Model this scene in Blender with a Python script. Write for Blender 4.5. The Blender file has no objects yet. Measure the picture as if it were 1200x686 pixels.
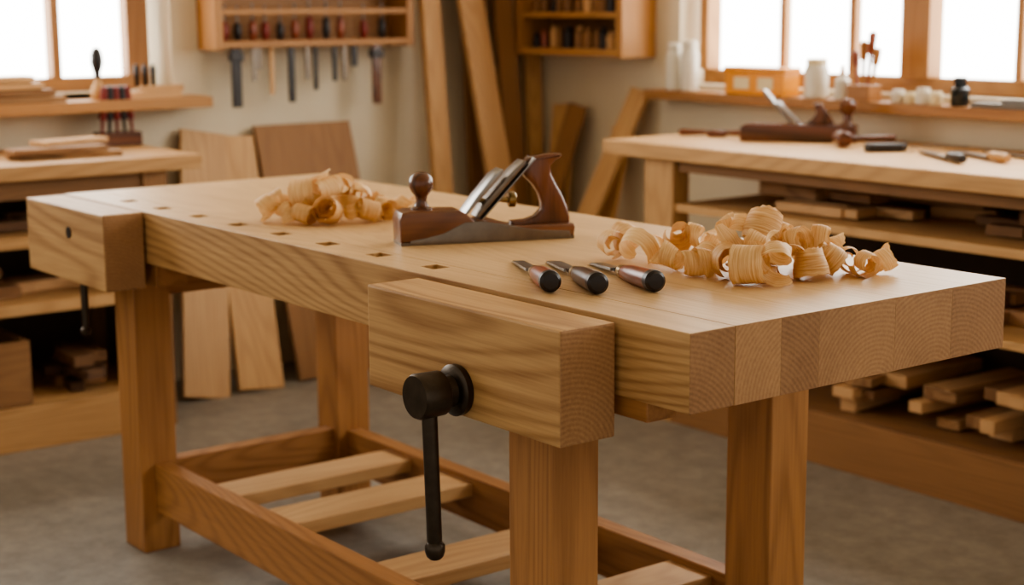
import bpy, bmesh, math, random
from mathutils import Vector, Matrix, Euler
random.seed(7)
scene=bpy.context.scene
COL=bpy.context.collection
def lin(c):
    return tuple(((v/255)/12.92 if v/255<=.04045 else ((v/255+.055)/1.055)**2.4) for v in c)+(1,)
# ---------------------------------------------------------------- materials
def newmat(name):
    m=bpy.data.materials.new(name); m.use_nodes=True
    nt=m.node_tree; b=nt.nodes['Principled BSDF']; return m,nt,b
def N(nt,t,**k):
    n=nt.nodes.new(t)
    for a,v in k.items():
        if a in n.inputs: n.inputs[a].default_value=v
        else: setattr(n,a,v)
    return n
def mth(nt,op,a,b=None,c=None):
    n=nt.nodes.new('ShaderNodeMath'); n.operation=op
    for i,v in enumerate((a,b,c)):
        if v is None: continue
        if isinstance(v,(int,float)): n.inputs[i].default_value=v
        else: nt.links.new(v,n.inputs[i])
    return n.outputs[0]
def mixc(nt,f,a,b,mode='MIX'):
    n=nt.nodes.new('ShaderNodeMix'); n.data_type='RGBA'; n.blend_type=mode
    for s,v in ((0,f),(6,a),(7,b)):
        if isinstance(v,(int,float,tuple)): n.inputs[s].default_value=v
        else: nt.links.new(v,n.inputs[s])
    return n.outputs[2]
def wood(name,dark,light,axis='x',rough=.5,fig=1.0,end=False,tone=.25,freq=1.0,spec=.4):
    m,nt,b=newmat(name); L=nt.links.new
    tc=N(nt,'ShaderNodeTexCoord'); oi=N(nt,'ShaderNodeObjectInfo'); ge=N(nt,'ShaderNodeNewGeometry')
    rnd=mth(nt,'FRACT',mth(nt,'ADD',mth(nt,'MULTIPLY',oi.outputs['Random'],3.7),ge.outputs['Random Per Island']))
    off=mth(nt,'MULTIPLY',rnd,9.0)
    cx=N(nt,'ShaderNodeCombineXYZ'); 
    for i in range(3): L(off,cx.inputs[i])
    va=N(nt,'ShaderNodeVectorMath',operation='ADD'); L(tc.outputs['Object'],va.inputs[0]); L(cx.outputs[0],va.inputs[1])
    ai='xyz'.index(axis)
    def stretched(f):
        mp=N(nt,'ShaderNodeMapping'); s=[1,1,1]; s[ai]=f; mp.inputs['Scale'].default_value=s
        L(va.outputs[0],mp.inputs[0]); return mp.outputs[0]
    n1=N(nt,'ShaderNodeTexNoise',Scale=4.0,Detail=1.5,Roughness=.35)
    if end:
        sp=N(nt,'ShaderNodeSeparateXYZ'); L(tc.outputs['Object'],sp.inputs[0])
        o=[sp.outputs[i] for i in range(3) if i!=ai]
        a=mth(nt,'ADD',o[0],mth(nt,'MULTIPLY',mth(nt,'SUBTRACT',rnd,.5),.35))
        c=mth(nt,'ADD',o[1],mth(nt,'ADD',mth(nt,'MULTIPLY',rnd,.10),.05))
        r=mth(nt,'SQRT',mth(nt,'ADD',mth(nt,'MULTIPLY',a,a),mth(nt,'MULTIPLY',c,c)))
        L(va.outputs[0],n1.inputs[0])
        ph=mth(nt,'ADD',mth(nt,'MULTIPLY',r,820.0),mth(nt,'MULTIPLY',n1.outputs[0],24.0))
        con=mth(nt,'MULTIPLY_ADD',mth(nt,'SINE',ph),.5,.5)
    else:
        L(stretched(.12),n1.inputs[0])
        ph=mth(nt,'MULTIPLY',n1.outputs[0],210.0*freq)
        con=mth(nt,'POWER',mth(nt,'MULTIPLY_ADD',mth(nt,'SINE',ph),.5,.5),2.2)
    n2=N(nt,'ShaderNodeTexNoise',Scale=160.0,Detail=3.0,Roughness=.7); L(stretched(.03 if not end else 1),n2.inputs[0])
    st=mth(nt,'MULTIPLY_ADD',n2.outputs[0],2.0,-.5)
    n3=N(nt,'ShaderNodeTexNoise',Scale=9.0,Detail=3.0); L(stretched(.2),n3.inputs[0])
    f=mth(nt,'ADD',mth(nt,'MULTIPLY',con,.36*fig),mth(nt,'MULTIPLY',st,.36))
    f=mth(nt,'ADD',f,mth(nt,'MULTIPLY',n3.outputs[0],.55))
    f=mth(nt,'ADD',f,mth(nt,'MULTIPLY',mth(nt,'SUBTRACT',rnd,.5),tone*2))
    f=mth(nt,'SUBTRACT',f,.10)
    f=mth(nt,'MAXIMUM',mth(nt,'MINIMUM',f,1.0),0.0)
    col=mixc(nt,f,lin(light),lin(dark))
    L(col,b.inputs['Base Color'])
    b.inputs['Roughness'].default_value=rough; b.inputs['Specular IOR Level'].default_value=spec
    bp=N(nt,'ShaderNodeBump',Strength=.12,Distance=.002); L(f,bp.inputs['Height']); L(bp.outputs[0],b.inputs['Normal'])
    return m
def plain(name,c,rough=.5,metal=0.,noise=.12,nscale=30,spec=.5,bump=0.,trans=0.):
    m,nt,b=newmat(name); L=nt.links.new
    tc=N(nt,'ShaderNodeTexCoord'); n=N(nt,'ShaderNodeTexNoise',Scale=float(nscale),Detail=4.0); L(tc.outputs['Object'],n.inputs[0])
    cl=lin(c); d=tuple(v*(1-noise*2.2) for v in cl[:3])+(1,); l=tuple(min(1,v*(1+noise*1.6)) for v in cl[:3])+(1,)
    L(mixc(nt,n.outputs[0],d,l),b.inputs['Base Color'])
    b.inputs['Roughness'].default_value=rough; b.inputs['Metallic'].default_value=metal; b.inputs['Specular IOR Level'].default_value=spec
    b.inputs['Transmission Weight'].default_value=trans
    if bump:
        bp=N(nt,'ShaderNodeBump',Strength=bump,Distance=.01); L(n.outputs[0],bp.inputs['Height']); L(bp.outputs[0],b.inputs['Normal'])
    return m
BD,BL=(140,98,58),(212,172,120)
TD,TL=(176,138,94),(222,188,142)  # bench top tones, paler for the light falling on it
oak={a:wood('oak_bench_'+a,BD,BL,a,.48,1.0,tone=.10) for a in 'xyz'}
oaktop_lit=wood('oak_bench_top',TD,TL,'x',.42,.5,tone=.06)  # same oak as the boards, light on the upward faces mixed into the colour
oakend={a:wood('oak_end_grain_'+a,(124,86,56),(186,144,102),a,.6,.6,end=True,tone=.32) for a in 'xyz'}
leg={a:wood('oak_frame_'+a,(128,84,48),(188,136,86),a,.48,.8,tone=.1) for a in 'xyz'}
slat={a:wood('oak_slat_'+a,(162,120,78),(210,170,122),a,.5,.6,tone=.1) for a in 'xyz'}
shop={a:wood('shop_pine_'+a,(162,120,76),(210,168,118),a,.55,.7) for a in 'xyz'}
trimw={a:wood('window_oak_'+a,(142,98,58),(186,138,88),a,.5,.6) for a in 'xyz'}
shelfw={a:wood('dark_shelf_wood_'+a,(112,80,52),(158,116,76),a,.6,.6) for a in 'xyz'}
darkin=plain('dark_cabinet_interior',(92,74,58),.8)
lumb={a:wood('lumber_'+a,(130,94,62),(206,164,118),a,.6,.7,tone=.9) for a in 'xyz'}
lumbdk={a:wood('lumber_dark_'+a,(82,58,42),(164,122,84),a,.6,.7,tone=.9) for a in 'xyz'}
blackiron=plain('blackened_iron',(78,68,58),.36,.85,.25,40,bump=.05)
steel=plain('tool_steel',(150,148,146),.28,1.,.1,60)
steeldk=plain('plane_side_steel',(124,114,104),.33,.9,.15,40)
brass=plain('brass',(150,124,84),.3,1.,.1,40)
rosew={a:wood('rosewood_'+a,(56,32,20),(122,72,44),a,.25,1.2,tone=.1,freq=.7,spec=.6) for a in 'xyz'}
copper=wood('plane_body_wood',(78,46,28),(138,88,54),'x',.28,.7,tone=.1,spec=.6)
redh=wood('padauk_handle',(88,40,26),(168,88,58),'x',.3,1.,tone=.1,spec=.6)
darkh=wood('ebonised_handle',(50,34,28),(104,74,60),'x',.3,.7,tone=.1,spec=.6)
blackp=plain('dark_tool_handle',(34,26,24),.4)
redp=plain('red_tool_handle',(120,34,24),.4)
whitec=plain('white_ceramic',(214,206,190),.35,noise=.03)
amber=plain('amber_plastic',(226,150,48),.3,noise=.06)
label=plain('paper_label',(226,210,172),.7,noise=.04)
darkglass=plain('dark_glass',(30,36,40),.12)
greyp=plain('grey_stone',(110,104,98),.6)
def glowpane():
    m,nt,b=newmat('overcast_sky_pane'); L=nt.links.new
    tc=N(nt,'ShaderNodeTexCoord'); n=N(nt,'ShaderNodeTexNoise',Scale=1.5,Detail=3.0); L(tc.outputs['Object'],n.inputs[0])
    c=mixc(nt,n.outputs[0],(.90,.90,.84,1),(1,.97,.92,1))
    e=N(nt,'ShaderNodeEmission',Strength=8.0); L(c,e.inputs[0]); L(e.outputs[0],nt.nodes['Material Output'].inputs[0]); return m
PANE=glowpane()

# ---------------------------------------------------------------- mesh helpers
def empty(name,loc=(0,0,0),rz=0,rot=None):
    e=bpy.data.objects.new(name,None); e.location=loc; e.rotation_euler=rot if rot else (0,0,rz); e.empty_display_size=.05
    COL.objects.link(e); return e
def finish(name,bm,mats,parent=None,smooth=False,loc=(0,0,0),rot=(0,0,0)):
    me=bpy.data.meshes.new(name); bm.normal_update(); bm.to_mesh(me); bm.free()
    for m in (mats if isinstance(mats,(list,tuple)) else [mats]): me.materials.append(m)
    if smooth:
        for p in me.polygons: p.use_smooth=True
        try: me.set_sharp_from_angle(angle=math.radians(38))
        except Exception: pass
    o=bpy.data.objects.new(name,me); o.location=loc; o.rotation_euler=rot; COL.objects.link(o)
    if parent: o.parent=parent
    return o
def merge(bm,t,M=None,mi=0):
    if M is not None: t.transform(M)
    vm={}
    for v in t.verts: vm[v]=bm.verts.new(v.co)
    for f in t.faces:
        try:
            nf=bm.faces.new([vm[v] for v in f.verts]); nf.material_index=mi if mi is not None else f.material_index; nf.smooth=f.smooth
        except ValueError: pass
    t.free()
def addbox(bm,lo,hi,M=None,mi=0,bev=0.):
    c=[(a+b)/2 for a,b in zip(lo,hi)]; s=[abs(b-a) for a,b in zip(lo,hi)]
    t=bmesh.new(); bmesh.ops.create_cube(t,size=1.0,matrix=Matrix.Translation(c)@Matrix.Diagonal(s+[1]))
    if bev: bmesh.ops.bevel(t,geom=t.edges[:],offset=bev,segments=2,profile=.6,affect='EDGES')
    merge(bm,t,M,mi)
def plank(name,lo,hi,ax,mats,parent=None,endm=None,bev=.0025,rot=(0,0,0),topm=None):
    c=Vector([(a+b)/2 for a,b in zip(lo,hi)]); s=[abs(b-a)/2 for a,b in zip(lo,hi)]
    bm=bmesh.new(); addbox(bm,[-v for v in s],s,bev=bev); bm.normal_update()
    ai='xyz'.index(ax); ml=[mats[ax] if isinstance(mats,dict) else mats, endm[ax] if isinstance(endm,dict) else (endm or (mats[ax] if isinstance(mats,dict) else mats))]
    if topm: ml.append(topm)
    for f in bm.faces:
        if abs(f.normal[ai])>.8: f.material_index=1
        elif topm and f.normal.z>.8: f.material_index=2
    return finish(name,bm,ml,parent,loc=c,rot=rot)
def lathe(bm,prof,seg=24,M=None,mi=0):
    t=bmesh.new(); rings=[]
    for x,r in prof:
        rings.append([t.verts.new((x,max(r,1e-4)*math.cos(2*math.pi*k/seg),max(r,1e-4)*math.sin(2*math.pi*k/seg))) for k in range(seg)])
    for a,b in zip(rings,rings[1:]):
        for k in range(seg):
            f=t.faces.new((a[k],b[k],b[(k+1)%seg],a[(k+1)%seg])); f.smooth=True
    t.faces.new(rings[0]); t.faces.new(rings[-1][::-1])
    bmesh.ops.recalc_face_normals(t,faces=t.faces)
    merge(bm,t,M,mi)
UPX=Matrix.Rotation(-math.pi/2,4,'Y') # local X -> world Z
def T(*v): return Matrix.Translation(v)
def R(a,ax): return Matrix.Rotation(a,4,ax)
def prism(bm,pts,w,M=None,mi=0,bev=0.):
    t=bmesh.new(); a=[t.verts.new((x,-w/2,z)) for x,z in pts]; b=[t.verts.new((x,w/2,z)) for x,z in pts]
    n=len(pts); t.faces.new(a); t.faces.new(b[::-1])
    for k in range(n): t.faces.new((a[k],b[k],b[(k+1)%n],a[(k+1)%n]))
    bmesh.ops.recalc_face_normals(t,faces=t.faces)
    if bev:
        ed=[e for e in t.edges if abs(e.verts[0].co.y-e.verts[1].co.y)<1e-6]
        bmesh.ops.bevel(t,geom=ed,offset=bev,segments=3,profile=.5,affect='EDGES')
    merge(bm,t,M,mi)
# ---------------------------------------------------------------- room
WX,WY=-3.55,2.5; XE,YE=3.2,-3.6; CH=2.7
def plaster():
    m,nt,b=newmat('plaster'); L=nt.links.new
    tc=N(nt,'ShaderNodeTexCoord'); n=N(nt,'ShaderNodeTexNoise',Scale=3.0,Detail=6.0); L(tc.outputs['Object'],n.inputs[0])
    L(mixc(nt,n.outputs[0],lin((206,192,166)),lin((228,215,190))),b.inputs['Base Color']); b.inputs['Roughness'].default_value=.85
    n2=N(nt,'ShaderNodeTexNoise',Scale=60.0,Detail=3.0); L(tc.outputs['Object'],n2.inputs[0])
    bp=N(nt,'ShaderNodeBump',Strength=.1,Distance=.01); L(n2.outputs[0],bp.inputs['Height']); L(bp.outputs[0],b.inputs['Normal'])
    return m
def concrete():
    m,nt,b=newmat('concrete_floor'); L=nt.links.new
    tc=N(nt,'ShaderNodeTexCoord'); n=N(nt,'ShaderNodeTexNoise',Scale=1.6,Detail=7.0,Roughness=.6); L(tc.outputs['Object'],n.inputs[0])
    n2=N(nt,'ShaderNodeTexNoise',Scale=14.0,Detail=6.0,Roughness=.7); L(tc.outputs['Object'],n2.inputs[0])
    c=mixc(nt,n.outputs[0],lin((112,106,98)),lin((172,164,152)))
    cr=N(nt,'ShaderNodeValToRGB'); cr.color_ramp.elements[0].position=.35; cr.color_ramp.elements[1].position=.7
    cr.color_ramp.elements[0].color=(.55,.54,.53,1); cr.color_ramp.elements[1].color=(1.1,1.09,1.08,1); L(n2.outputs[0],cr.inputs[0])
    L(mixc(nt,.7,c,cr.outputs[0],'MULTIPLY'),b.inputs['Base Color']); b.inputs['Roughness'].default_value=.5
    bp=N(nt,'ShaderNodeBump',Strength=.15,Distance=.01); L(n2.outputs[0],bp.inputs['Height']); L(bp.outputs[0],b.inputs['Normal'])
    return m
PL,CO=plaster(),concrete()
def boxes(name,lst,mat,parent=None,bev=0.):
    bm=bmesh.new()
    for lo,hi in lst: addbox(bm,lo,hi,bev=bev)
    return finish(name,bm,mat,parent)
boxes('floor',[((WX-.2,YE,-.1),(XE,WY+.2,0))],CO)
boxes('ceiling',[((WX-.2,YE,CH),(XE,WY+.2,CH+.1))],PL)
LW0,LW1,WZ0,WZ1=-1.6,.93,1.03,2.3
boxes('wall_left',[((WX-.2,YE,0),(WX,LW0,CH)),((WX-.2,LW1,0),(WX,WY+.2,CH)),((WX-.2,LW0,0),(WX,LW1,WZ0)),((WX-.2,LW0,WZ1),(WX,LW1,CH))],PL)
RW0,RW1=-2.66,1.6
boxes('wall_right',[((WX,WY,0),(RW0,WY+.2,CH)),((RW1,WY,0),(XE,WY+.2,CH)),((RW0,WY,0),(RW1,WY+.2,WZ0)),((RW0,WY,WZ1),(RW1,WY+.2,CH))],PL)
w=empty('window_1')
x0,x1=WX-.13,WX-.07
plank('frame_bottom',(x0,LW0,WZ0),(x1,LW1-.05,WZ0+.05),'y',trimw,w)
plank('frame_top',(x0,LW0,WZ1-.06),(x1,LW1-.05,WZ1),'y',trimw,w)
for i,(a,b) in enumerate([(.80,.88),(.53,.56),(.05,.08),(-.45,-.37),(-.95,-.92),(-1.6,-1.54)]):
    plank('upright_%d'%i,(x0,a,WZ0+.05),(x1,b,WZ1-.05),'z',trimw,w)
plank('transom',(x0+.02,LW0,1.70),(x1-.02,.82,1.73),'y',trimw,w)
boxes('pane',[((WX-.15,LW0,WZ0+.02),(WX-.14,LW1-.05,WZ1-.03))],PANE,w)
w=empty('window_2')
y0,y1=WY+.08,WY+.13
plank('frame_bottom',(RW0+.04,y0,WZ0),(RW1,y1,WZ0+.05),'x',trimw,w)
plank('frame_top',(RW0+.04,y0,WZ1-.06),(RW1,y1,WZ1),'x',trimw,w)
for i,(a,b) in enumerate([(-2.62,-2.58),(-2.268,-2.24),(-1.958,-1.93),(-1.71,-1.60),(-1.31,-1.285),(-.97,-.95),(-.66,-.54),(-.2,-.18),(.12,.14),(.45,.57),(.9,.92),(1.2,1.22),(1.54,1.6)]):
    plank('upright_%d'%i,(a,y0+.02 if b-a<.03 else y0-.02,WZ0+.05),(b,y1,WZ1-.05),'z',trimw,w)
plank('transom',(RW0+.06,y0+.02,1.70),(RW1,y1-.01,1.72),'x',trimw,w)
boxes('pane',[((RW0+.02,WY+.135,WZ0+.02),(RW1,WY+.145,WZ1-.03))],PANE,w)
plank('trim_1',(WX+.0,-1.8,.975),(WX+.16,1.0,1.012),'y',trimw,None)
plank('trim_2',(-2.745,WY-.10,.975),(2.0,WY-.0,1.008),'x',trimw,None)
boxes('trim_3',[((WX-.2,LW0,1.0),(WX,LW1,WZ0+.003))],PL)

# ---------------------------------------------------------------- main workbench
B=empty('woodworking_workbench')
Lb=2.277; TZ0,TZ1=.729,.85
ys=[0,.092,.19,.275,.455,.60,.745]
holes=[-.724-.1855*k for k in range(8)]
for i,(a,b) in enumerate(zip(ys,ys[1:])):
    g0=.0003 if i==1 else 0; g1=.0003 if i==0 else 0
    o=plank('top_board_%d'%i,(-Lb,a+g0,TZ0),(0,b-g1,TZ1),'x',oak,B,oakend,bev=.0018 if i in(0,) else .0006,topm=oaktop_lit)
    if i==0:
        bm=bmesh.new()
        for h in holes: addbox(bm,(h-.021,.043,TZ0-.05),(h+.021,.079,TZ1+.05))
        c=finish('tmp',bm,oak['x']); 
        md=o.modifiers.new('b','BOOLEAN'); md.operation='DIFFERENCE'; md.object=c; md.solver='EXACT'
        bpy.context.view_layer.update()
        me=bpy.data.meshes.new_from_object(o.evaluated_get(bpy.context.evaluated_depsgraph_get()))
        o.modifiers.clear(); o.data=me; bpy.data.objects.remove(c)
for n,(x0,x1,y0,y1) in dict(leg_1=(-.430,-.315,.0,.1),leg_2=(-.475,-.36,.56,.66),leg_3=(-2.0,-1.89,.0,.095),leg_4=(-2.0,-1.9,.56,.66)).items():
    plank(n,(x0,y0,0),(x1,y1,TZ0),'z',leg,B,oakend,bev=.004)
plank('stretcher_front',(-1.90,.035,.10),(-.42,.078,.22),'x',leg,B,bev=.003)
plank('stretcher_rear',(-1.91,.59,.10),(-.45,.635,.21),'x',leg,B,bev=.003)
plank('stretcher_end_1',(-1.965,.09,.10),(-1.92,.57,.215),'y',leg,B,bev=.003)
plank('stretcher_end_2',(-.42,.09,.08),(-.375,.57,.19),'y',leg,B,bev=.003)
for i,(a,b) in enumerate([(-1.72,-1.60),(-1.47,-1.34),(-1.02,-.89),(-.66,-.54)]):
    plank('slat_%d'%i,(a,.075,.165),(b,.592,.197),'y',slat,B,oakend,bev=.003)
plank('apron_end',(-1.97,.09,.63),(-1.91,.57,.73),'y',leg,B)
plank('apron_end_near',(-.42,.09,.66),(-.36,.57,.73),'y',leg,B)
plank('bearer_left',(-1.885,.02,.67),(-1.80,.1,.73),'x',leg,B)
plank('bearer_right',(-.315,.01,.695),(-.10,.07,.73),'x',leg,B)
plank('vise_jaw',(-.672,-.118,.667),(-.15,-.010,.845),'x',oak,B,oakend,bev=.004)
bm=bmesh.new()
My=T(-.405,0,.71)@R(-math.pi/2,'Z')   # local X -> -Y
lathe(bm,[(.11,.012),(.117,.040),(.122,.042),(.130,.042),(.134,.036),(.136,.026),(.150,.024),(.153,.032),(.156,.036),(.198,.037),(.204,.034),(.205,.0)],36,My)
lathe(bm,[(0.0,.014),(.12,.014)],20,My)
finish('vise_screw_hub',bm,blackiron,B,smooth=True)
bm=bmesh.new()
lathe(bm,[(-.005,.009),(0,.014),(.008,.0165),(.018,.0165),(.024,.012),(.03,.0125),(.27,.0125),(.275,.012),(.28,.009)],24,T(-.405,-.177,.71)@R(.03,'X')@T(0,0,-.268)@UPX)
finish('vise_handle',bm,blackiron,B,smooth=True)
plank('end_vise_jaw',(-2.262,-.105,.672),(-1.80,-.006,.850),'x',oak,B,oakend,bev=.004)
bm=bmesh.new()
lathe(bm,[(.1052,.011),(.1055,.014),(.107,.014),(.1075,.010),(.106,.0)],24,T(-2.0,0,.79)@R(-math.pi/2,'Z'))
finish('end_vise_screw_hole',bm,blackp,B,smooth=True)
bm=bmesh.new()
lathe(bm,[(0,.009),(.006,.013),(.015,.013),(.02,.009),(.17,.009)],16,T(-2.06,-.05,.525)@UPX)
finish('end_vise_handle',bm,blackiron,B,smooth=True)

# ---------------------------------------------------------------- hand plane (local x: toe->heel)
P=empty('hand_plane',(-1.003,.165,.85),math.atan2(.93,.366)); P.scale=(.96,1,1)
bm=bmesh.new(); prism(bm,[(0,.0),(.372,0),(.372,.006),(.0,.006)],.070)
prism(bm,[(.018,.0),(.365,0),(.362,.016),(.30,.020),(.26,.026),(.215,.036),(.17,.043),(.135,.042),(.115,.033),(.09,.022),(.05,.014),(.02,.010)],.0715,bev=.001)
finish('sole_and_cheeks',bm,steeldk,P,smooth=True)
bm=bmesh.new(); prism(bm,[(.0,.006),(-.002,.05),(.004,.064),(.02,.068),(.125,.066),(.14,.058),(.16,.04),(.165,.006)],.070,bev=.004)
prism(bm,[(.16,.006),(.16,.044),(.20,.042),(.24,.030),(.372,.030),(.375,.022),(.372,.006)],.069,bev=.003)
finish('body',bm,copper,P,smooth=True)
bm=bmesh.new()
lathe(bm,[(0,.022),(.004,.022),(.008,.015),(.018,.011),(.028,.013),(.036,.020),(.046,.025),(.056,.0255),(.066,.022),(.073,.014),(.076,.005),(.0765,0)],28,T(.052,0,.066)@UPX)
finish('front_knob',bm,rosew['z'],P,smooth=True)
ang=math.radians(46)
bm=bmesh.new()
prism(bm,[(0,-.002),(.118,-.002),(.126,.002),(.126,.004),(.105,.010),(.05,.008),(.012,.004),(0,.0)],.052,T(.135,0,.050)@R(-ang,'Y'),bev=.0012)
prism(bm,[(0,-.0015),(.165,-.0015),(.165,.0015),(.0,.0015)],.055,T(.175,0,.045)@R(-ang,'Y'),bev=.0006)
finish('cutting_iron',bm,steel,P,smooth=True)
bm=bmesh.new()
prism(bm,[(0.,-.002),(.145,-.002),(.152,.001),(.150,.005),(.12,.009),(.03,.009),(.0,.004)],.050,T(.166,0,.048)@R(-ang,'Y'),bev=.001)
finish('lever_cap',bm,steeldk,P,smooth=True)
bm=bmesh.new()
lathe(bm,[(0,.006),(.012,.006),(.013,.014),(.016,.016),(.026,.016),(.029,.013),(.03,.0)],24,T(.225,0,.080))
lathe(bm,[(0,.0045),(.07,.0045)],12,T(.17,0,.080))
finish('adjuster_wheel',bm,brass,P,smooth=True)
bm=bmesh.new()
tp=[(612,196),(622,190),(640,186),(655,185),(663,186),(663,190),(655,194),(649,200),(650,210),(656,222),(664,236),(670,250),(673,262),(673,271),(600,271),(600,264),(618,263),(630,259),(638,251),(638,243),(634,232),(627,221),(618,212),(613,205)]
prism(bm,[((x-463)/567,(286-y)/590) for x,y in tp],.028,bev=.006)
finish('tote',bm,rosew['z'],P,smooth=True)

# ---------------------------------------------------------------- chisels
def chisel(name,tip,butt,hm,cap,bw=.020,hl=.125,zb=.85):
    d=Vector((butt[0]-tip[0],butt[1]-tip[1],0)); Lc=d.length; rb=.0185
    e=empty(name,(tip[0],tip[1],zb+.0032),rot=(0,-math.asin((rb-.0015)/Lc),math.atan2(d.y,d.x)))
    hb=Lc-hl
    bm=bmesh.new()
    prism(bm,[(0,-.0015),(.018,.0026),(hb-.045,.0032),(hb-.03,.0035),(hb-.03,-.0020)],bw,bev=.0007)
    prism(bm,[(hb-.035,-.0020),(hb-.035,.0035),(hb-.02,.0045),(hb-.02,-.0025)],bw*.6)
    lathe(bm,[(hb-.026,.0045),(hb-.012,.0055),(hb-.006,.009),(hb,.0095)],18)
    finish('blade',bm,steel,e,smooth=True)
    bm=bmesh.new(); lathe(bm,[(hb-.002,.0098),(hb-.001,.0115),(hb+.016,.0125),(hb+.018,.011)],20)
    finish('ferrule',bm,brass,e,smooth=True)
    bm=bmesh.new(); lathe(bm,[(hb+.015,.0115),(hb+.022,.0132),(hb+.045,.0155),(hb+.075,.0172),(Lc-.024,.0175),(Lc-.022,.0175)],24)
    finish('handle',bm,hm,e,smooth=True)
    bm=bmesh.new(); lathe(bm,[(Lc-.0225,.0178),(Lc-.018,rb),(Lc-.006,.018),(Lc-.001,.013),(Lc,.0)],24)
    finish('striking_cap',bm,cap,e,smooth=True)
    return e
chisel('bench_chisel',(-.668,.205),(-.375,.048),redh,blackp,.022,.15)
chisel('bench_chisel.001',(-.624,.251),(-.312,.096),darkh,blackp,.026,.165)
chisel('bench_chisel.002',(-.560,.297),(-.268,.182),redh,blackp,.022,.165)

# ---------------------------------------------------------------- shavings
def shavemat():
    m,nt,b=newmat('wood_shaving'); L=nt.links.new
    uv=N(nt,'ShaderNodeUVMap'); mp=N(nt,'ShaderNodeMapping'); mp.inputs['Scale'].default_value=(1.2,18,1); L(uv.outputs[0],mp.inputs[0])
    n=N(nt,'ShaderNodeTexNoise',Scale=1.0,Detail=4.0); L(mp.outputs[0],n.inputs[0])
    ge=N(nt,'ShaderNodeNewGeometry')
    f=mth(nt,'ADD',mth(nt,'MULTIPLY_ADD',n.outputs[0],2.4,-.7),mth(nt,'MULTIPLY',mth(nt,'SUBTRACT',ge.outputs['Random Per Island'],.5),.5))
    f=mth(nt,'MAXIMUM',mth(nt,'MINIMUM',f,1.0),0.0)
    c=mixc(nt,f,lin((248,218,166)),lin((208,156,98))); L(c,b.inputs['Base Color']); b.inputs['Roughness'].default_value=.55
    bp=N(nt,'ShaderNodeBump',Strength=.3,Distance=.002); L(n.outputs[0],bp.inputs['Height']); L(bp.outputs[0],b.inputs['Normal'])
    tr=N(nt,'ShaderNodeBsdfTranslucent'); L(c,tr.inputs[0]); mx=N(nt,'ShaderNodeMixShader'); mx.inputs[0].default_value=.22
    L(b.outputs[0],mx.inputs[1]); L(tr.outputs[0],mx.inputs[2]); L(mx.outputs[0],nt.nodes['Material Output'].inputs[0])
    return m
SH=shavemat()
def curl(bm,uvl,cx,cy,z0,r0,r1,turns,w,drift,rng,tilt=None):
    n=int(32*turns)+10; mws=5
    ph=rng.uniform(0,6.28); pts=[]; wob=rng.uniform(.0,.0022); fl=rng.uniform(-.12,.2)
    for i in range(n+1):
        t=i/n; th=ph+t*turns*2*math.pi; r=r0+(r1-r0)*t
        wd=w*(1 if t>.1 else .35+.65*t/.1)*(1 if t<.9 else 1-.6*(t-.9)/.1); row=[]
        for j in range(mws):
            s=j/(mws-1)-.5
            rr=r*(1+fl*s)-abs(s)**2*.005+wob*math.sin(th*2.3+s*4)
            ed=.0010*math.sin(th*9+j) if j in (0,mws-1) else 0
            row.append(Vector((rr*math.cos(th),rr*math.sin(th)*.92,drift*t+s*wd+ed)))
        pts.append(row)
    if tilt is None: tilt=rng.gauss(math.pi/2,.45)
    M=Matrix.Rotation(rng.uniform(0,6.28),3,'Z')@Matrix.Rotation(tilt,3,'X')@Matrix.Rotation(rng.uniform(0,6.28),3,'Z')
    pts=[[M@p for p in row] for row in pts]
    mz=min(p.z for row in pts for p in row); ax=sum(p.x for r in pts for p in r)/(len(pts)*mws); ay=sum(p.y for r in pts for p in r)/(len(pts)*mws)
    V=[[bm.verts.new((p.x-ax+cx,p.y-ay+cy,p.z-mz+z0)) for p in row] for row in pts]
    for i in range(n):
        for j in range(mws-1):
            f=bm.faces.new((V[i][j],V[i+1][j],V[i+1][j+1],V[i][j+1])); f.smooth=True
            for lp,(a,b) in zip(f.loops,((i,j),(i+1,j),(i+1,j+1),(i,j+1))): lp[uvl].uv=(a/14,b/(mws-1))
E1=Vector((.61,.79)); E2=Vector((-.79,.61))
def pile(name,c,items,seed,warp=None):
    rng=random.Random(seed); bm=bmesh.new(); uvl=bm.loops.layers.uv.new('UVMap')
    for (a,b,z,s) in items:
        if warp: b=warp(a,b)
        p=Vector(c)+E1*a+E2*b
        k=rng.random(); r1=s*rng.uniform(.85,1.15)*.5
        if k<.55: curl(bm,uvl,p.x,p.y,.8505+z,r1*.28,r1,rng.uniform(1.6,2.5),s*rng.uniform(.5,.75),s*rng.uniform(0,.3),rng)
        elif k<.85: curl(bm,uvl,p.x,p.y,.8505+z,r1*.5,r1*.85,rng.uniform(1.3,2.0),s*rng.uniform(.4,.55),s*rng.uniform(.6,1.1),rng)
        else: curl(bm,uvl,p.x,p.y,.8505+z,r1*.6,r1*1.25,rng.uniform(.8,1.2),s*rng.uniform(.45,.65),s*rng.uniform(.1,.5),rng)
    me=bpy.data.meshes.new(name); bm.to_mesh(me); bm.free(); me.materials.append(SH)
    o=bpy.data.objects.new(name,me); COL.objects.link(o); return o
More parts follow.
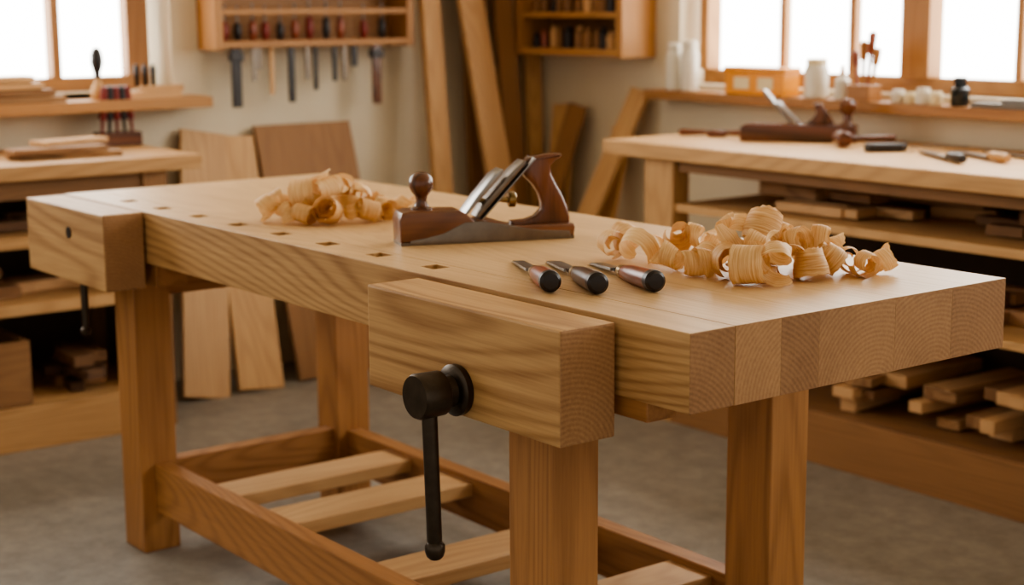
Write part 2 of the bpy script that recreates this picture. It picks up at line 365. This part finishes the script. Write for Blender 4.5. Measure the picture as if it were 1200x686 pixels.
rp=[(-.225,.03,0,.06),(-.20,.08,0,.065),(-.185,.0,0,.065),(-.155,.06,.01,.06),(-.13,-.02,0,.065),(-.11,.05,.02,.07),(-.09,-.06,0,.065),(-.075,.0,.0,.065),(-.07,.08,.03,.065),
(-.04,-.05,0,.07),(-.03,.03,.03,.07),(-.01,-.09,0,.08),(.0,.09,.02,.07),(.01,-.02,.02,.075),(.03,-.09,0,.075),(.03,.05,.045,.075),(.06,-.04,0,.075),(.06,.10,.03,.07),(.085,.03,.03,.07),(.10,-.04,0,.07),(.12,.06,.02,.07),(.14,.0,.0,.065),(.15,.08,.0,.065),(.18,.02,0,.06),(.20,-.03,0,.055),(.235,.01,0,.055),(.05,.14,0,.06),(.11,.12,0,.06),(-.04,.13,0,.06)]
pile('wood_shavings',(-.325,.445),rp,18,lambda a,b: b*.9+(.75*(-a) if a<0 else .1*a)-.055)
lp=[(-.15,-.02,0,.06),(-.12,.03,0,.065),(-.11,-.04,0,.06),(-.08,.0,.03,.075),(-.07,-.06,0,.065),(-.05,.05,.02,.07),(-.03,-.01,.045,.08),(-.02,-.07,0,.065),(.0,.03,.03,.07),(.02,-.04,.01,.065),(.04,.03,.02,.065),(.06,-.04,0,.06),(.07,.04,.01,.06),(.09,.0,0,.06),(.11,.05,0,.055),(.135,.02,0,.05),(.16,.06,0,.045),(-.04,-.03,0,.065),(-.09,.07,0,.055),(.02,.09,0,.055)]
pile('wood_shavings.001',(-1.37,.26),lp,5)
bm=bmesh.new(); uvl=bm.loops.layers.uv.new('UVMap'); rng=random.Random(3)
curl(bm,uvl,-.9,1.22,.001,.006,.018,.7,.014,.01,rng,0.3)
me=bpy.data.meshes.new('fallen_shaving'); bm.to_mesh(me); bm.free(); me.materials.append(SH); COL.objects.link(bpy.data.objects.new('fallen_shaving',me))

# ---------------------------------------------------------------- right storage workbench
S=empty('storage_workbench')
plank('top',(-2.31,1.83,.838),(1.2,2.49,.885),'x',shop,S,oakend,bev=.004)
for i,x in enumerate([-2.14,-.45,1.0]):
    plank('leg_front_%d'%i,(x,1.86,0),(x+.13,1.93,.84),'z',shop,S)
    plank('leg_rear_%d'%i,(x,2.38,0),(x+.13,2.45,.84),'z',shop,S)
plank('apron',(-2.0,1.875,.80),(1.1,1.90,.84),'x',shelfw,S)
plank('shelf_upper',(-2.02,1.87,.675),(1.1,2.44,.70),'x',shop,S)
plank('shelf_middle',(-2.02,1.87,.44),(1.1,2.44,.462),'x',shop,S)
plank('shelf_lower',(-2.14,1.87,.13),(1.1,2.44,.155),'x',shelfw,S)
plank('plinth',(-2.14,1.862,.0),(1.1,1.886,.15),'x',shelfw,S)
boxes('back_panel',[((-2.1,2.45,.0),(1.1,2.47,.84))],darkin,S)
def lumber(name,x0,x1,y0,y1,z,hmax,n,ax,mats,seed,lmin=.15,lmax=.5,par=None):
    rng=random.Random(seed); bm=bmesh.new()
    for i in range(n):
        l=rng.uniform(lmin,lmax)/2; wd=rng.uniform(.02,.05); h=rng.uniform(.012,.019)
        cx=rng.uniform(x0,x1); cy=rng.uniform(y0,y1); lv=rng.randint(0,max(0,int(hmax/.04))); a=rng.gauss(0,.08)
        s=(l,wd,h) if ax=='x' else (wd,l,h)
        addbox(bm,(-s[0],-s[1],-s[2]),s,T(cx,cy,z+lv*.04+.0195)@R(a,'Z'),bev=.002)
    return finish(name,bm,mats[ax],par)
lumber('lumber_offcuts',-1.7,0.2,1.98,2.3,.70,.05,26,'x',lumb,21,.1,.3)
lumber('lumber_stack',-1.45,0.3,2.1,2.2,.155,.13,60,'y',lumb,22,.35,.42)
lumber('lumber_stack.001',-1.8,0.2,2.05,2.3,.462,.06,26,'x',lumbdk,23,.15,.5)

# left storage bench
S=empty('storage_workbench.001')
plank('top',(-3.54,-1.6,.815),(-2.95,.73,.86),'y',shop,S,oakend,bev=.004)
for i,y in enumerate([.54,-.55,-1.5]):
    plank('leg_front_%d'%i,(-3.06,y,0),(-2.98,y+.08,.815),'z',shelfw,S)
    plank('leg_rear_%d'%i,(-3.5,y,0),(-3.42,y+.08,.815),'z',shelfw,S)
plank('apron',(-3.02,-1.5,.755),(-2.99,.6,.815),'y',shelfw,S)
for i,z in enumerate([.63,.43,.12]): plank('shelf_%d'%i,(-3.48,-1.5,z-.02),(-2.985,.6,z+.015),'y',shop,S)
plank('plinth',(-3.0,-1.5,0),(-2.975,.6,.135),'y',shop,S)
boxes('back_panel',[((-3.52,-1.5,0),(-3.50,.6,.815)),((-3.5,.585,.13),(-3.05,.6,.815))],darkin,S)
lumber('lumber_offcuts.001',-3.3,-3.1,-.2,.45,.645,.03,12,'y',lumbdk,31,.1,.25)
lumber('lumber_offcuts.002',-3.3,-3.1,-.2,.45,.445,.05,16,'y',lumb,32,.1,.3)
lumber('lumber_offcuts.003',-3.25,-3.1,.28,.45,.135,.1,14,'x',lumbdk,33,.1,.22)
D=empty('wooden_crate')
bm=bmesh.new()
for lo,hi in [((-3.3,-.25,.136),(-3.0,.16,.15)),((-3.3,-.25,.15),(-3.285,.16,.33)),((-3.015,-.25,.15),(-3.0,.0,.33)),((-3.015,.04,.15),(-3.0,.16,.33)),((-3.015,.0,.15),(-3.0,.04,.235)),((-3.015,.0,.27),(-3.0,.04,.33)),((-3.285,-.25,.15),(-3.015,-.235,.33)),((-3.285,.145,.15),(-3.015,.16,.33))]:
    addbox(bm,lo,hi)
finish('crate_body',bm,shelfw['y'],D)

# ---------------------------------------------------------------- leaning boards
def lean(name,foot,top,width,thick,axis,mats):
    f=Vector(foot); t=Vector(top); d=(t-f); Lz=d.length; d.normalize()
    a=Vector((1,0,0)) if axis=='x' else Vector((0,1,0)); a=(a-d*a.dot(d)).normalized(); nrm=d.cross(a)
    bm=bmesh.new(); addbox(bm,(-width/2,-thick/2,0),(width/2,thick/2,Lz),bev=.002)
    o=finish(name,bm,mats['z']); M=Matrix((a,nrm,d)).transposed().to_4x4()
    o.matrix_world=T(*f)@M; return o
lean('leaning_board',(-3.21,.84,.005),(-3.52,1.02,.88),.17,.02,'y',slat)
lean('leaning_board.001',(-3.21,1.05,.005),(-3.52,1.13,.86),.17,.022,'y',shop)
lean('leaning_panel',(-3.24,1.42,.005),(-3.52,1.42,.89),.40,.02,'y',shelfw)
lean('leaning_board.002',(-3.25,1.90,.005),(-3.50,1.93,2.1),.08,.03,'y',shop)
lean('leaning_board.003',(-3.18,2.20,.005),(-3.49,2.00,2.2),.11,.025,'y',slat)
lean('leaning_board.004',(-3.38,2.16,.005),(-3.51,2.16,2.25),.11,.03,'y',shelfw)
lean('leaning_board.005',(-3.34,2.33,.005),(-3.51,2.27,2.1),.09,.03,'y',shelfw)
lean('leaning_board.006',(-3.40,2.44,.005),(-3.49,2.44,2.2),.07,.03,'y',shop)
lean('leaning_board.007',(-3.20,2.32,.005),(-3.28,2.47,.93),.12,.02,'x',shop)
lean('leaning_board.008',(-3.30,2.20,.005),(-3.16,2.44,.93),.10,.02,'x',shelfw)
lean('leaning_board.009',(-3.03,2.08,.005),(-2.82,2.46,1.0),.10,.022,'x',slat)
lean('leaning_board.010',(-2.88,2.20,.005),(-2.93,2.47,.86),.10,.02,'x',shop)

# ---------------------------------------------------------------- tool shelf (left wall)
S=empty('tool_rack_shelf')
xs0,xs1=WX+.001,WX+.14; ya,yb=1.03,1.85
plank('side_1',(xs0,ya,1.165),(xs1,ya+.03,1.75),'z',trimw,S); plank('side_2',(xs0,yb-.03,1.165),(xs1,yb,1.75),'z',trimw,S)
plank('shelf_1',(xs0,ya+.03,1.172),(xs1,yb-.03,1.195),'y',trimw,S); plank('shelf_2',(xs0,ya+.03,1.45),(xs1,yb-.03,1.47),'y',trimw,S)
plank('top',(xs0,ya+.03,1.73),(xs1,yb-.03,1.75),'y',trimw,S)
plank('rail',(xs1-.02,ya+.03,1.285),(xs1-.005,yb-.03,1.305),'y',trimw,S)
boxes('back_board',[((xs0,ya+.03,1.195),(xs0+.008,yb-.03,1.73))],shelfw['y'],S)
bm=bmesh.new(); rng=random.Random(4)
k=0
for y in [1.09,1.14,1.20,1.25,1.31,1.37,1.43,1.50,1.56,1.66,1.74]:
    h=rng.uniform(.06,.085); lathe(bm,[(0,.008),(.01,.012),(.03,.015),(h-.01,.013),(h,.006)],12,T(xs1-.05,y,1.196)@UPX,mi=k%3); lathe(bm,[(0,.004),(.06,.004)],8,T(xs1-.05,y,1.196+h-.002)@UPX,mi=3); k+=1
finish('chisel_set',bm,[redp,blackp,redh,steel],S,smooth=True)
bm=bmesh.new()
xh=xs1-.03
def hang(y,l,w1,mi,head=0):
    addbox(bm,(xh-.006,y-w1/2,1.165-l),(xh+.006,y+w1/2,1.1715),mi=mi,bev=.002)
    if head: addbox(bm,(xh-.014,y-head/2,1.165-.04),(xh+.014,y+head/2,1.155),mi=1,bev=.003)
hang(1.12,.20,.036,1,.047); hang(1.19,.11,.014,0); hang(1.21,.07,.012,0); hang(1.26,.16,.014,2); hang(1.34,.19,.024,1); hang(1.405,.11,.014,0); hang(1.44,.15,.014,1); hang(1.52,.12,.016,1); hang(1.56,.12,.014,0); hang(1.605,.07,.022,1); hang(1.70,.21,.034,3,.05)
finish('hanging_tools',bm,[steeldk,blackp,lumb['z'],rosew['z']],S)

S=empty('hanging_cabinet')
c0,c1=-3.41,-2.785; yc=WY-.17
plank('side_1',(c0,yc,1.12),(c0+.03,WY-.001,1.75),'z',trimw,S); plank('side_2',(c1-.035,yc,1.12),(c1,WY-.001,1.75),'z',trimw,S)
plank('shelf_1',(c0+.03,yc,1.125),(c1-.035,WY-.001,1.15),'x',trimw,S); plank('shelf_2',(c0+.03,yc+.01,1.265),(c1-.035,WY-.001,1.285),'x',trimw,S); plank('shelf_3',(c0+.03,yc+.01,1.50),(c1-.035,WY-.001,1.52),'x',trimw,S); plank('top',(c0+.03,yc,1.73),(c1-.035,WY-.001,1.75),'x',trimw,S)
boxes('back_board',[((c0+.03,WY-.012,1.15),(c1-.035,WY-.001,1.73))],shelfw['x'],S)
bm=bmesh.new(); rng=random.Random(9); x=c0+.06
while x<c1-.08:
    r=rng.uniform(.012,.022)
    for zz in (1.151,1.286):
        h=rng.uniform(.04,.085); lathe(bm,[(0,r),(h*.75,r),(h*.85,r*.6),(h,r*.6)],14,T(x,yc+.06,zz)@UPX,mi=rng.randint(0,3))
    x+=2*r+rng.uniform(.006,.03)
finish('small_jars',bm,[shelfw['z'],blackp,redh,lumb['z']],S,smooth=True)

# ---------------------------------------------------------------- sill objects (right)
def bottle(name,x,y,z,prof):
    e=empty(name,(x,y,z)); 
    for i,(pn,pf,mt) in enumerate(prof):
        bm=bmesh.new(); lathe(bm,pf,24,UPX); finish(pn,bm,mt,e,smooth=True)
    return e
SZ=1.008; SY=WY-.055
bottle('ceramic_jar',-2.625,SY-.005,SZ,[('jar_body',[(0,.026),(.004,.030),(.12,.030),(.135,.026),(.14,.022)],whitec),('jar_lid',[(.14,.025),(.165,.025),(.168,.02)],whitec)])
bottle('ceramic_jar.001',-2.555,SY+.005,SZ,[('jar_body',[(0,.028),(.004,.032),(.13,.032),(.145,.026),(.15,.022)],whitec),('jar_lid',[(.15,.027),(.175,.027),(.178,.02)],whitec)])
bx=empty('storage_box',(-2.20,SY,SZ))
bm=bmesh.new(); addbox(bm,(-.135,-.04,0),(.135,.04,.075),bev=.005); finish('box_body',bm,amber,bx)
bm=bmesh.new(); addbox(bm,(-.14,-.043,.075),(.14,.043,.095),bev=.004); finish('box_lid',bm,amber,bx)
bm=bmesh.new(); addbox(bm,(-.09,-.0415,.02),(-.02,-.0402,.06)); addbox(bm,(.02,-.0415,.02),(.09,-.0402,.06)); finish('box_label',bm,label,bx)
bottle('glue_bottle',-1.955,SY,SZ,[('bottle_body',[(0,.036),(.004,.040),(.09,.040),(.105,.034),(.108,.030)],whitec),('bottle_cap',[(.108,.034),(.125,.034),(.128,.03)],label)])
bottle('small_bottle',-1.845,SY,SZ,[('bottle_body',[(0,.022),(.003,.025),(.06,.025),(.075,.01),(.085,.01)],whitec),('bottle_nozzle',[(.085,.009),(.11,.004)],amber)])
e=empty('brush_holder',(-1.755,SY,SZ))
bm=bmesh.new(); addbox(bm,(-.045,-.03,0),(.045,.03,.05),bev=.003); finish('holder_block',bm,leg['x'],e)
bm=bmesh.new()
for i,(dx,l,t,mi) in enumerate([(-.028,.11,-.12,0),(-.005,.14,0.,1),(.012,.17,.1,0),(.03,.12,.16,1)]):
    lathe(bm,[(0,.005),(l*.6,.006),(l*.65,.011),(l,.013),(l+.008,.006)],10,T(dx,0,.04)@R(t,'Y')@UPX,mi=mi)
finish('brushes',bm,[redh,leg['z']],e,smooth=True)
for i,(x,r,h,m) in enumerate([(-1.61,.022,.04,whitec),(-1.565,.018,.035,label),(-1.515,.024,.05,whitec),(-1.465,.02,.04,label)]):
    bottle('small_jar' if not i else 'small_jar.%03d'%i,x,SY-.01,SZ,[('jar',[(0,r*.9),(.003,r),(h*.75,r),(h*.8,r*.8)],m),('lid',[(h*.8,r*.85),(h,r*.85)],m)])
e=empty('ink_bottle',(-1.38,SY-.01,SZ)); 
bm=bmesh.new(); lathe(bm,[(0,.026),(.003,.028),(.05,.028),(.06,.016)],20,UPX); lathe(bm,[(.06,.019),(.085,.019),(.087,.015)],20,UPX); finish('bottle',bm,darkglass,e,smooth=True)
bm=bmesh.new(); addbox(bm,(-.10,-.03,0),(.10,.03,.015),bev=.003); addbox(bm,(.0,-.02,.015),(.08,.02,.027),bev=.003); finish('sharpening_stone',bm,greyp).location=(-1.22,SY-.01,SZ)
# left sill objects
SZ=1.012; SX=WX+.08
bm=bmesh.new()
for i in range(4): addbox(bm,(-.05,-.22+.03*i,.022*i),(.05,.16-.035*i,.022*i+.02),bev=.002)
finish('wood_block_stack',bm,lumb['y']).location=(SX,.33,SZ)
e=empty('carving_mallet',(SX,.62,SZ))
bm=bmesh.new(); lathe(bm,[(0,.022),(.01,.026),(.04,.022),(.055,.012),(.07,.010)],20,UPX); finish('mallet_head',bm,shop['z'],e,smooth=True)
bm=bmesh.new(); lathe(bm,[(.07,.010),(.09,.012),(.12,.021),(.15,.019),(.17,.010),(.172,0)],20,UPX); finish('mallet_handle',bm,blackp,e,smooth=True)
bm=bmesh.new(); addbox(bm,(-.03,-.09,0),(.03,.09,.02),bev=.002); addbox(bm,(-.025,-.05,.02),(.025,.10,.04),bev=.002)
for i in range(3): lathe(bm,[(0,.008),(.06,.010),(.075,.004)],10,T(0,-.06+.03*i,.038)@UPX,mi=1)
finish('small_tool_tray',bm,[lumb['y'],blackp]).location=(SX,.82,SZ)
bm=bmesh.new()
for i,(y,x,l,w1,z) in enumerate([(.36,-3.15,.17,.05,0),(.33,-3.13,.15,.045,.017),(.40,-3.20,.12,.04,.034)]):
    addbox(bm,(-w1,-l,0),(w1,l,.016),T(x,y,.861+z)@R(.25*(i-1),'Z'),bev=.002)
finish('wood_sample_boards',bm,lumb['y'])
e=empty('chisel_stand',(-3.42,.66,.861))
bm=bmesh.new(); addbox(bm,(-.04,-.07,0),(.04,.07,.045),bev=.004); finish('stand_block',bm,rosew['y'],e)
bm=bmesh.new()
for i in range(5): lathe(bm,[(0,.005),(.04,.006),(.045,.012),(.10,.014),(.15,.011),(.155,.003)],12,T(0,-.055+.027*i,.043)@R(.05*(i-2),'X')@UPX,mi=i%2)
finish('chisels',bm,[redp,blackp],e,smooth=True)

# ---------------------------------------------------------------- tools on right bench
RZ=.886
e=empty('wooden_jack_plane',(-1.98,2.13,RZ),math.radians(33))
bm=bmesh.new(); prism(bm,[(0,0),(.36,0),(.36,.05),(.35,.055),(.02,.055),(0,.045)],.065,bev=.003); finish('body',bm,rosew['x'],e,smooth=True)
bm=bmesh.new(); prism(bm,[(0,0),(.15,0),(.155,.004),(.14,.01),(0,.006)],.045,T(.17,0,.045)@R(-math.radians(130),'Y'),bev=.001); prism(bm,[(0,0),(.12,0),(.12,.004),(0,.004)],.048,T(.20,0,.04)@R(-math.radians(135),'Y')); finish('iron',bm,steel,e)
bm=bmesh.new(); lathe(bm,[(0,.02),(.01,.014),(.03,.012),(.045,.024),(.065,.026),(.08,.016),(.083,0)],20,T(.33,0,.054)@UPX); finish('knob',bm,rosew['z'],e,smooth=True)
bm=bmesh.new(); prism(bm,[(.20,.055),(.29,.055),(.28,.075),(.262,.10),(.25,.12),(.225,.12),(.235,.09),(.22,.07)],.024,bev=.005); finish('tote',bm,rosew['z'],e,smooth=True)
e=empty('spokeshave',(-2.12,2.16,RZ),.6)
bm=bmesh.new(); lathe(bm,[(-.13,.004),(-.12,.012),(-.07,.010),(-.03,.007),(.03,.007),(.07,.010),(.12,.012),(.13,.004)],14,T(0,0,.014)); addbox(bm,(-.03,-.018,.002),(.03,.018,.022),bev=.003); finish('body',bm,rosew['x'],e,smooth=True)
e=empty('wood_mallet',(-1.60,2.17,RZ),1.0)
bm=bmesh.new(); lathe(bm,[(-.03,.02),(-.025,.024),(.03,.024),(.035,.02)],18,T(0,0,.025)@R(math.pi/2,'Z')); lathe(bm,[(0.02,.009),(.16,.011),(.165,.004)],14,T(0,0,.025)); finish('body',bm,rosew['x'],e,smooth=True)
def handsaw(name,loc,rz):
    e=empty(name,loc,rz)
    bm=bmesh.new(); prism(bm,[(0,0),(.10,0),(.12,.02),(.10,.045),(.0,.05),(-.01,.03)],.022,R(math.pi/2,'X'),bev=.004)
    finish('handle',bm,blackp,e,smooth=True).location=(0,0,.012)
    bm=bmesh.new(); prism(bm,[(.09,.005),(.30,.012),(.30,.03),(.09,.045)],.002,R(math.pi/2,'X')); finish('blade',bm,steeldk,e).location=(0,0,.012)
handsaw('hand_saw',(-1.48,2.13,RZ),.95)
def rasp(name,loc,rz,l=.2,hm=blackp):
    e=empty(name,loc,rz)
    bm=bmesh.new(); addbox(bm,(0,-.012,.003),(l,.012,.010),bev=.001); finish('blade',bm,steeldk,e)
    bm=bmesh.new(); lathe(bm,[(l-.01,.008),(l+.01,.012),(l+.07,.014),(l+.10,.011),(l+.103,0)],14,T(0,0,.014)); finish('handle',bm,hm,e,smooth=True)
rasp('rasp',(-1.30,2.17,RZ),-.55,.20); rasp('rasp.001',(-1.24,2.25,RZ),-.48,.2,shop['x']); rasp('rasp.002',(-1.2,2.33,RZ),-.35,.2,rosew['x'])
bm=bmesh.new(); addbox(bm,(-.07,-.04,0),(.07,.04,.05),bev=.006); finish('honing_block',bm,blackp).location=(-1.02,2.42,RZ)

# ---------------------------------------------------------------- light
wd=bpy.data.worlds.new('sky'); scene.world=wd; wd.use_nodes=True
bg=wd.node_tree.nodes['Background']; bg.inputs[0].default_value=(1,.92,.80,1); bg.inputs[1].default_value=.70
# ---------------------------------------------------------------- camera
yaw,p,r=-0.9145,0.1773,-0.006
f=Vector((math.sin(yaw)*math.cos(p),math.cos(yaw)*math.cos(p),-math.sin(p))); rt=Vector((math.cos(yaw),-math.sin(yaw),0)); up=rt.cross(f)
Rv=rt*math.cos(r)+up*math.sin(r); Uv=-rt*math.sin(r)+up*math.cos(r)
cam=bpy.data.cameras.new('camera'); co=bpy.data.objects.new('camera',cam); COL.objects.link(co)
co.matrix_world=T(1.6353,-1.5812,1.3165)@Matrix((Rv,Uv,-f)).transposed().to_4x4()
cam.sensor_width=36; cam.lens=1887.5/1200*36; cam.dof.use_dof=True; cam.dof.focus_distance=2.6; cam.dof.aperture_fstop=3.2
scene.camera=co
try:
    scene.view_settings.view_transform='AgX'; scene.view_settings.look='AgX - Medium High Contrast'; scene.view_settings.exposure=.2
except Exception: pass
